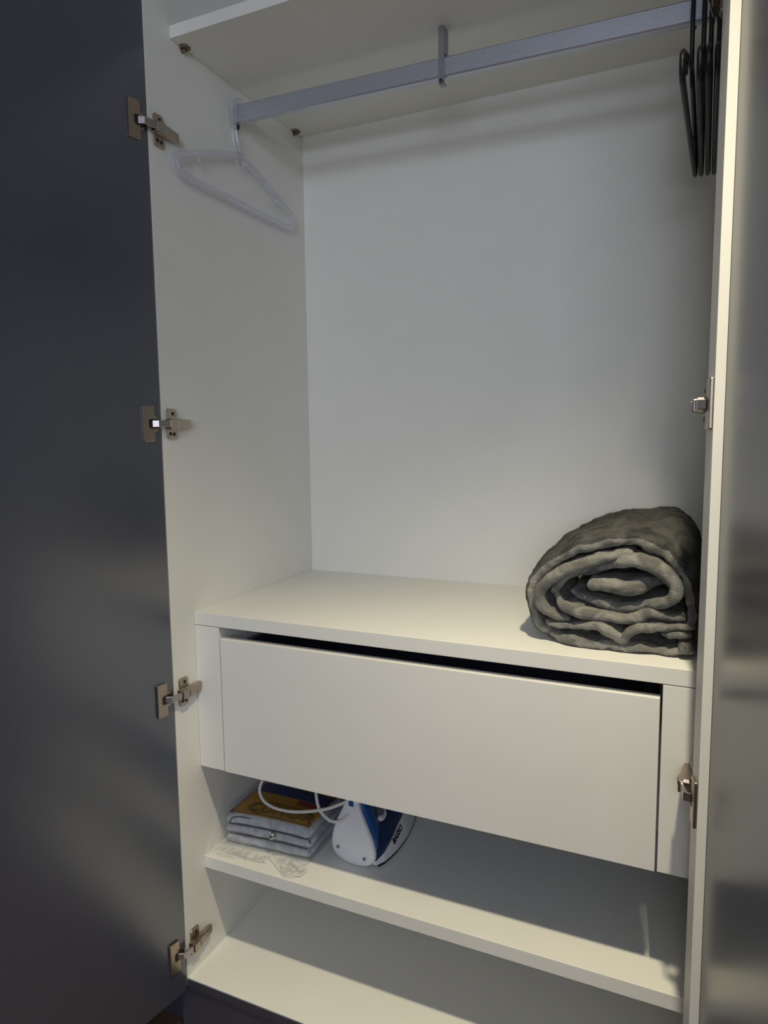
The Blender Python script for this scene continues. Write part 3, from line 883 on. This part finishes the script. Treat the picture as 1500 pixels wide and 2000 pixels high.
# label card, curving over the pack
def cz(x, y): return Z1+.0655+0.0042*math.sin(PI*(x-PX0)/(PX1-PX0))
bm = bmesh.new()
grid(bm, lambda u, v: (PX0+.004+(PX1-PX0-.008)*u, ysk(PX0+(PX1-PX0)*u)+.006+v*.125, cz(PX0+(PX1-PX0)*u, 0)+.0006*math.sin(9*u)), 24, 6)
r = bmesh.ops.solidify(bm, geom=bm.faces[:], thickness=0.0004)
card = obj('label_card', bm, M_['yellow'], pk, smooth=True); card['label'] = 'yellow card with outlined lettering'
def on_card(x0, y0, ang):
    Mx = Matrix.Translation((x0, y0, 0)) @ Matrix.Rotation(ang, 4, 'Z')
    return Mx
def drape(o, dz):
    base = wloc(o.parent)
    for v in o.data.vertices:
        x, y = v.co.x, v.co.y
        v.co = Vector((x, y, cz(x, y)+.0006*math.sin(9*(x-PX0)/(PX1-PX0))+dz+v.co.z))-base
t = text_mesh('lettering', 'CUHOR', 0.042, M_['ink'], card, on_card(0.121, 0.158, math.radians(4)), outline=True)
drape(t, 0.0006)
bm = bmesh.new()
fr = crom([(0.060, .150, 0), (0.074, .137, 0), (0.12, .136, 0), (.165, .139, 0), (.180, .139, 0), (.192, .143, 0), (.193, .165, 0), (.188, .178, 0), (.13, .184, 0), (.075, .181, 0), (.060, .170, 0)], 5, closed=True)
tube(bm, fr, 0.0007, 0.0004, side=(0, 0, 1), n=6, closed=True)
o = obj('letter_border', bm, M_['ink'], card, local=True); drape(o, 0.0006)
def patch(name, x0, x1, y0, y1, mat, dz=0.0004):
    bm = bmesh.new(); grid(bm, lambda u, v: (x0+(x1-x0)*u, y0+(y1-y0)*v, 0), 14, 3)
    o = obj(name, bm, M_[mat], card, local=True); drape(o, dz); return o
patch('printed_band', PX0+.006, PX1-.006, .216, .252, 'bluep')
patch('printed_band', .135, PX1-.006, .196, .214, 'red')
# clear bag around the pack
def film(name, f, nu, nv, amp, sc, seed, parent=pk):
    bm = bmesh.new()
    def g(u, v):
        p = Vector(f(u, v))
        d = Vector((noise.noise(p*sc+Vector((seed, 0, 0))), noise.noise(p*sc+Vector((0, seed, 5))), noise.noise(p*sc+Vector((7, 0, seed)))))
        d += 0.5*Vector((noise.noise(p*sc*2.3+Vector((seed, 9, 0))), noise.noise(p*sc*2.3+Vector((0, seed, 15))), noise.noise(p*sc*2.3+Vector((17, 0, seed)))))
        q = p+d*amp
        q.z = max(q.z, Z1+.0006); q.x = max(q.x, 0.0012)
        return q
    grid(bm, g, nu, nv)
    return obj(name, bm, M_['film'], parent, smooth=False)
def bag_f(u, v):
    # v: 0 back bottom .. over the front fold .. back top
    x = PX0-.006+(PX1-PX0+.012)*u
    e = 1-(2*u-1)**8
    L_ = [(.30, .0012), (.20, .0012), (ysk(x)-.004, .0015), (ysk(x)-.010, .010), (ysk(x)-.009, .032), (ysk(x)-.0065, .055), (ysk(x)+.002, .0685), (ysk(x)+.02, .0715), (.22, .0725), (.32, .0725), (.38, .072)]
    k = v*(len(L_)-1); i = min(int(k), len(L_)-2); t = k-i
    y = L_[i][0]+(L_[i+1][0]-L_[i][0])*t; z = L_[i][1]+(L_[i+1][1]-L_[i][1])*t
    return (x, y, Z1+z+.0042*math.sin(PI*u)*(z > .05))
bag = film('plastic_bag', bag_f, 46, 40, 0.0022, 70, 2.2)
# loose crumpled mouth of the bag in front: left crumple, low front skirt and hanging corner
film('bag_flap', lambda u, v: (0.0015+.085*u, 0.104-.036*v*(1-.45*u)-.002, Z1+.036*(1-v)**1.4*(1-.25*u)+.006*(1-v)), 30, 16, 0.0050, 75, 5.1, bag)
film('bag_flap', lambda u, v: (0.006+.125*u, 0.112-.026*v, Z1+.012*(1-v)**2+.0012), 34, 12, 0.0022, 60, 8.4, bag)
def corner(u, v):
    a = Vector((0.1265, 0.114, 0)).lerp(Vector((0.2130, 0.124, 0)), u)
    b2 = Vector((0.1850, 0.0690, 0)).lerp(Vector((0.2130, 0.0810, 0)), u)
    p = a.lerp(b2, v)
    return (p.x, p.y, Z1+.010*(1-v)**2+.004*math.sin(PI*u)*v+.0012)
film('bag_flap', corner, 26, 20, 0.0030, 60, 13.7, bag)
# folds along the flap rims, as thin bright ridges of film
for pts in ([(0.1265, .112, Z1+.008), (.131, .103, Z1+.005), (.150, .091, Z1+.004), (.170, .078, Z1+.003), (.186, .068, Z1+.0025)],
            [(.186, .068, Z1+.0025), (.203, .073, Z1+.004), (.216, .083, Z1+.006), (.219, .097, Z1+.007)],
            [(.219, .097, Z1+.007), (.209, .094, Z1+.012), (.190, .100, Z1+.010), (.176, .108, Z1+.012)]):
    bm = bmesh.new(); tube(bm, crom(pts, 5), 0.0009, n=6)
    obj('bag_fold', bm, M_['fold'], bag, smooth=True)
# press stud closing the bag
bm = bmesh.new()
sy = ysk(.128)-.0125
for r0, r1, d0, d1 in ((.0078, .0070, 0.0, -.0018), (.0052, .0038, -.0018, -.0036)):
    loft(bm, [[(0.1285+r_*math.cos(2*PI*k/24), sy+d, Z1+.0440+r_*math.sin(2*PI*k/24)) for k in range(24)] for r_, d in ((r0, d0), (r0, d1*.7+d0*.3), (r1, d1))])
bmesh.ops.recalc_face_normals(bm, faces=bm.faces)
st = obj('press_stud', bm, M_['chrome'], pk, smooth=False); st['label'] = 'round chrome press stud'

# ------------------------------------------------------------------ window and ceiling downlight fitting
wx0, wx1, wz0, wz1 = 0.85, 2.15, 1.02, 2.08
bm = bmesh.new()
for a_, b_ in (((wx0-.06, wz0-.06), (wx0, wz1+.06)), ((wx1, wz0-.06), (wx1+.06, wz1+.06)), ((wx0, wz1), (wx1, wz1+.06)), ((wx0, wz0-.06), (wx1, wz0)), ((wx0, PANES[0][3]), (wx1, PANES[1][2]))):
    box(bm, (a_[0], Y0+.0005, a_[1]), (b_[0], Y0+.06, b_[1]), 0.002)
wn = obj('window_1', bm, M_['ceil']); wn['kind'] = 'structure'
for x0, x1, z0, z1 in PANES:
    bm = bmesh.new(); box(bm, (x0+.0005, Y0+.02, z0+.0005), (x1-.0005, Y0+.026, z1-.0005))
    obj('pane', bm, M_['clear'], wn)
(lx, ly), lw_, lc, ls = LAMPS[0]
c = empty('ceiling_downlight', (lx, ly, CEIL), 'small round recessed ceiling downlight just in front of the open wardrobe', 'ceiling light')
bm = bmesh.new()
R0, R1 = ls/2+.004, ls/2+.022
loft(bm, [[(rr_*math.cos(2*PI*k/32), rr_*math.sin(2*PI*k/32), z) for k in range(32)] for rr_, z in ((R1, -.0003), (R1-.003, -.006), (R0+.003, -.006), (R0, -.002))], cap0=False, cap1=False)
obj('trim_ring', bm, M_['ceil'], c, smooth=True, local=True)
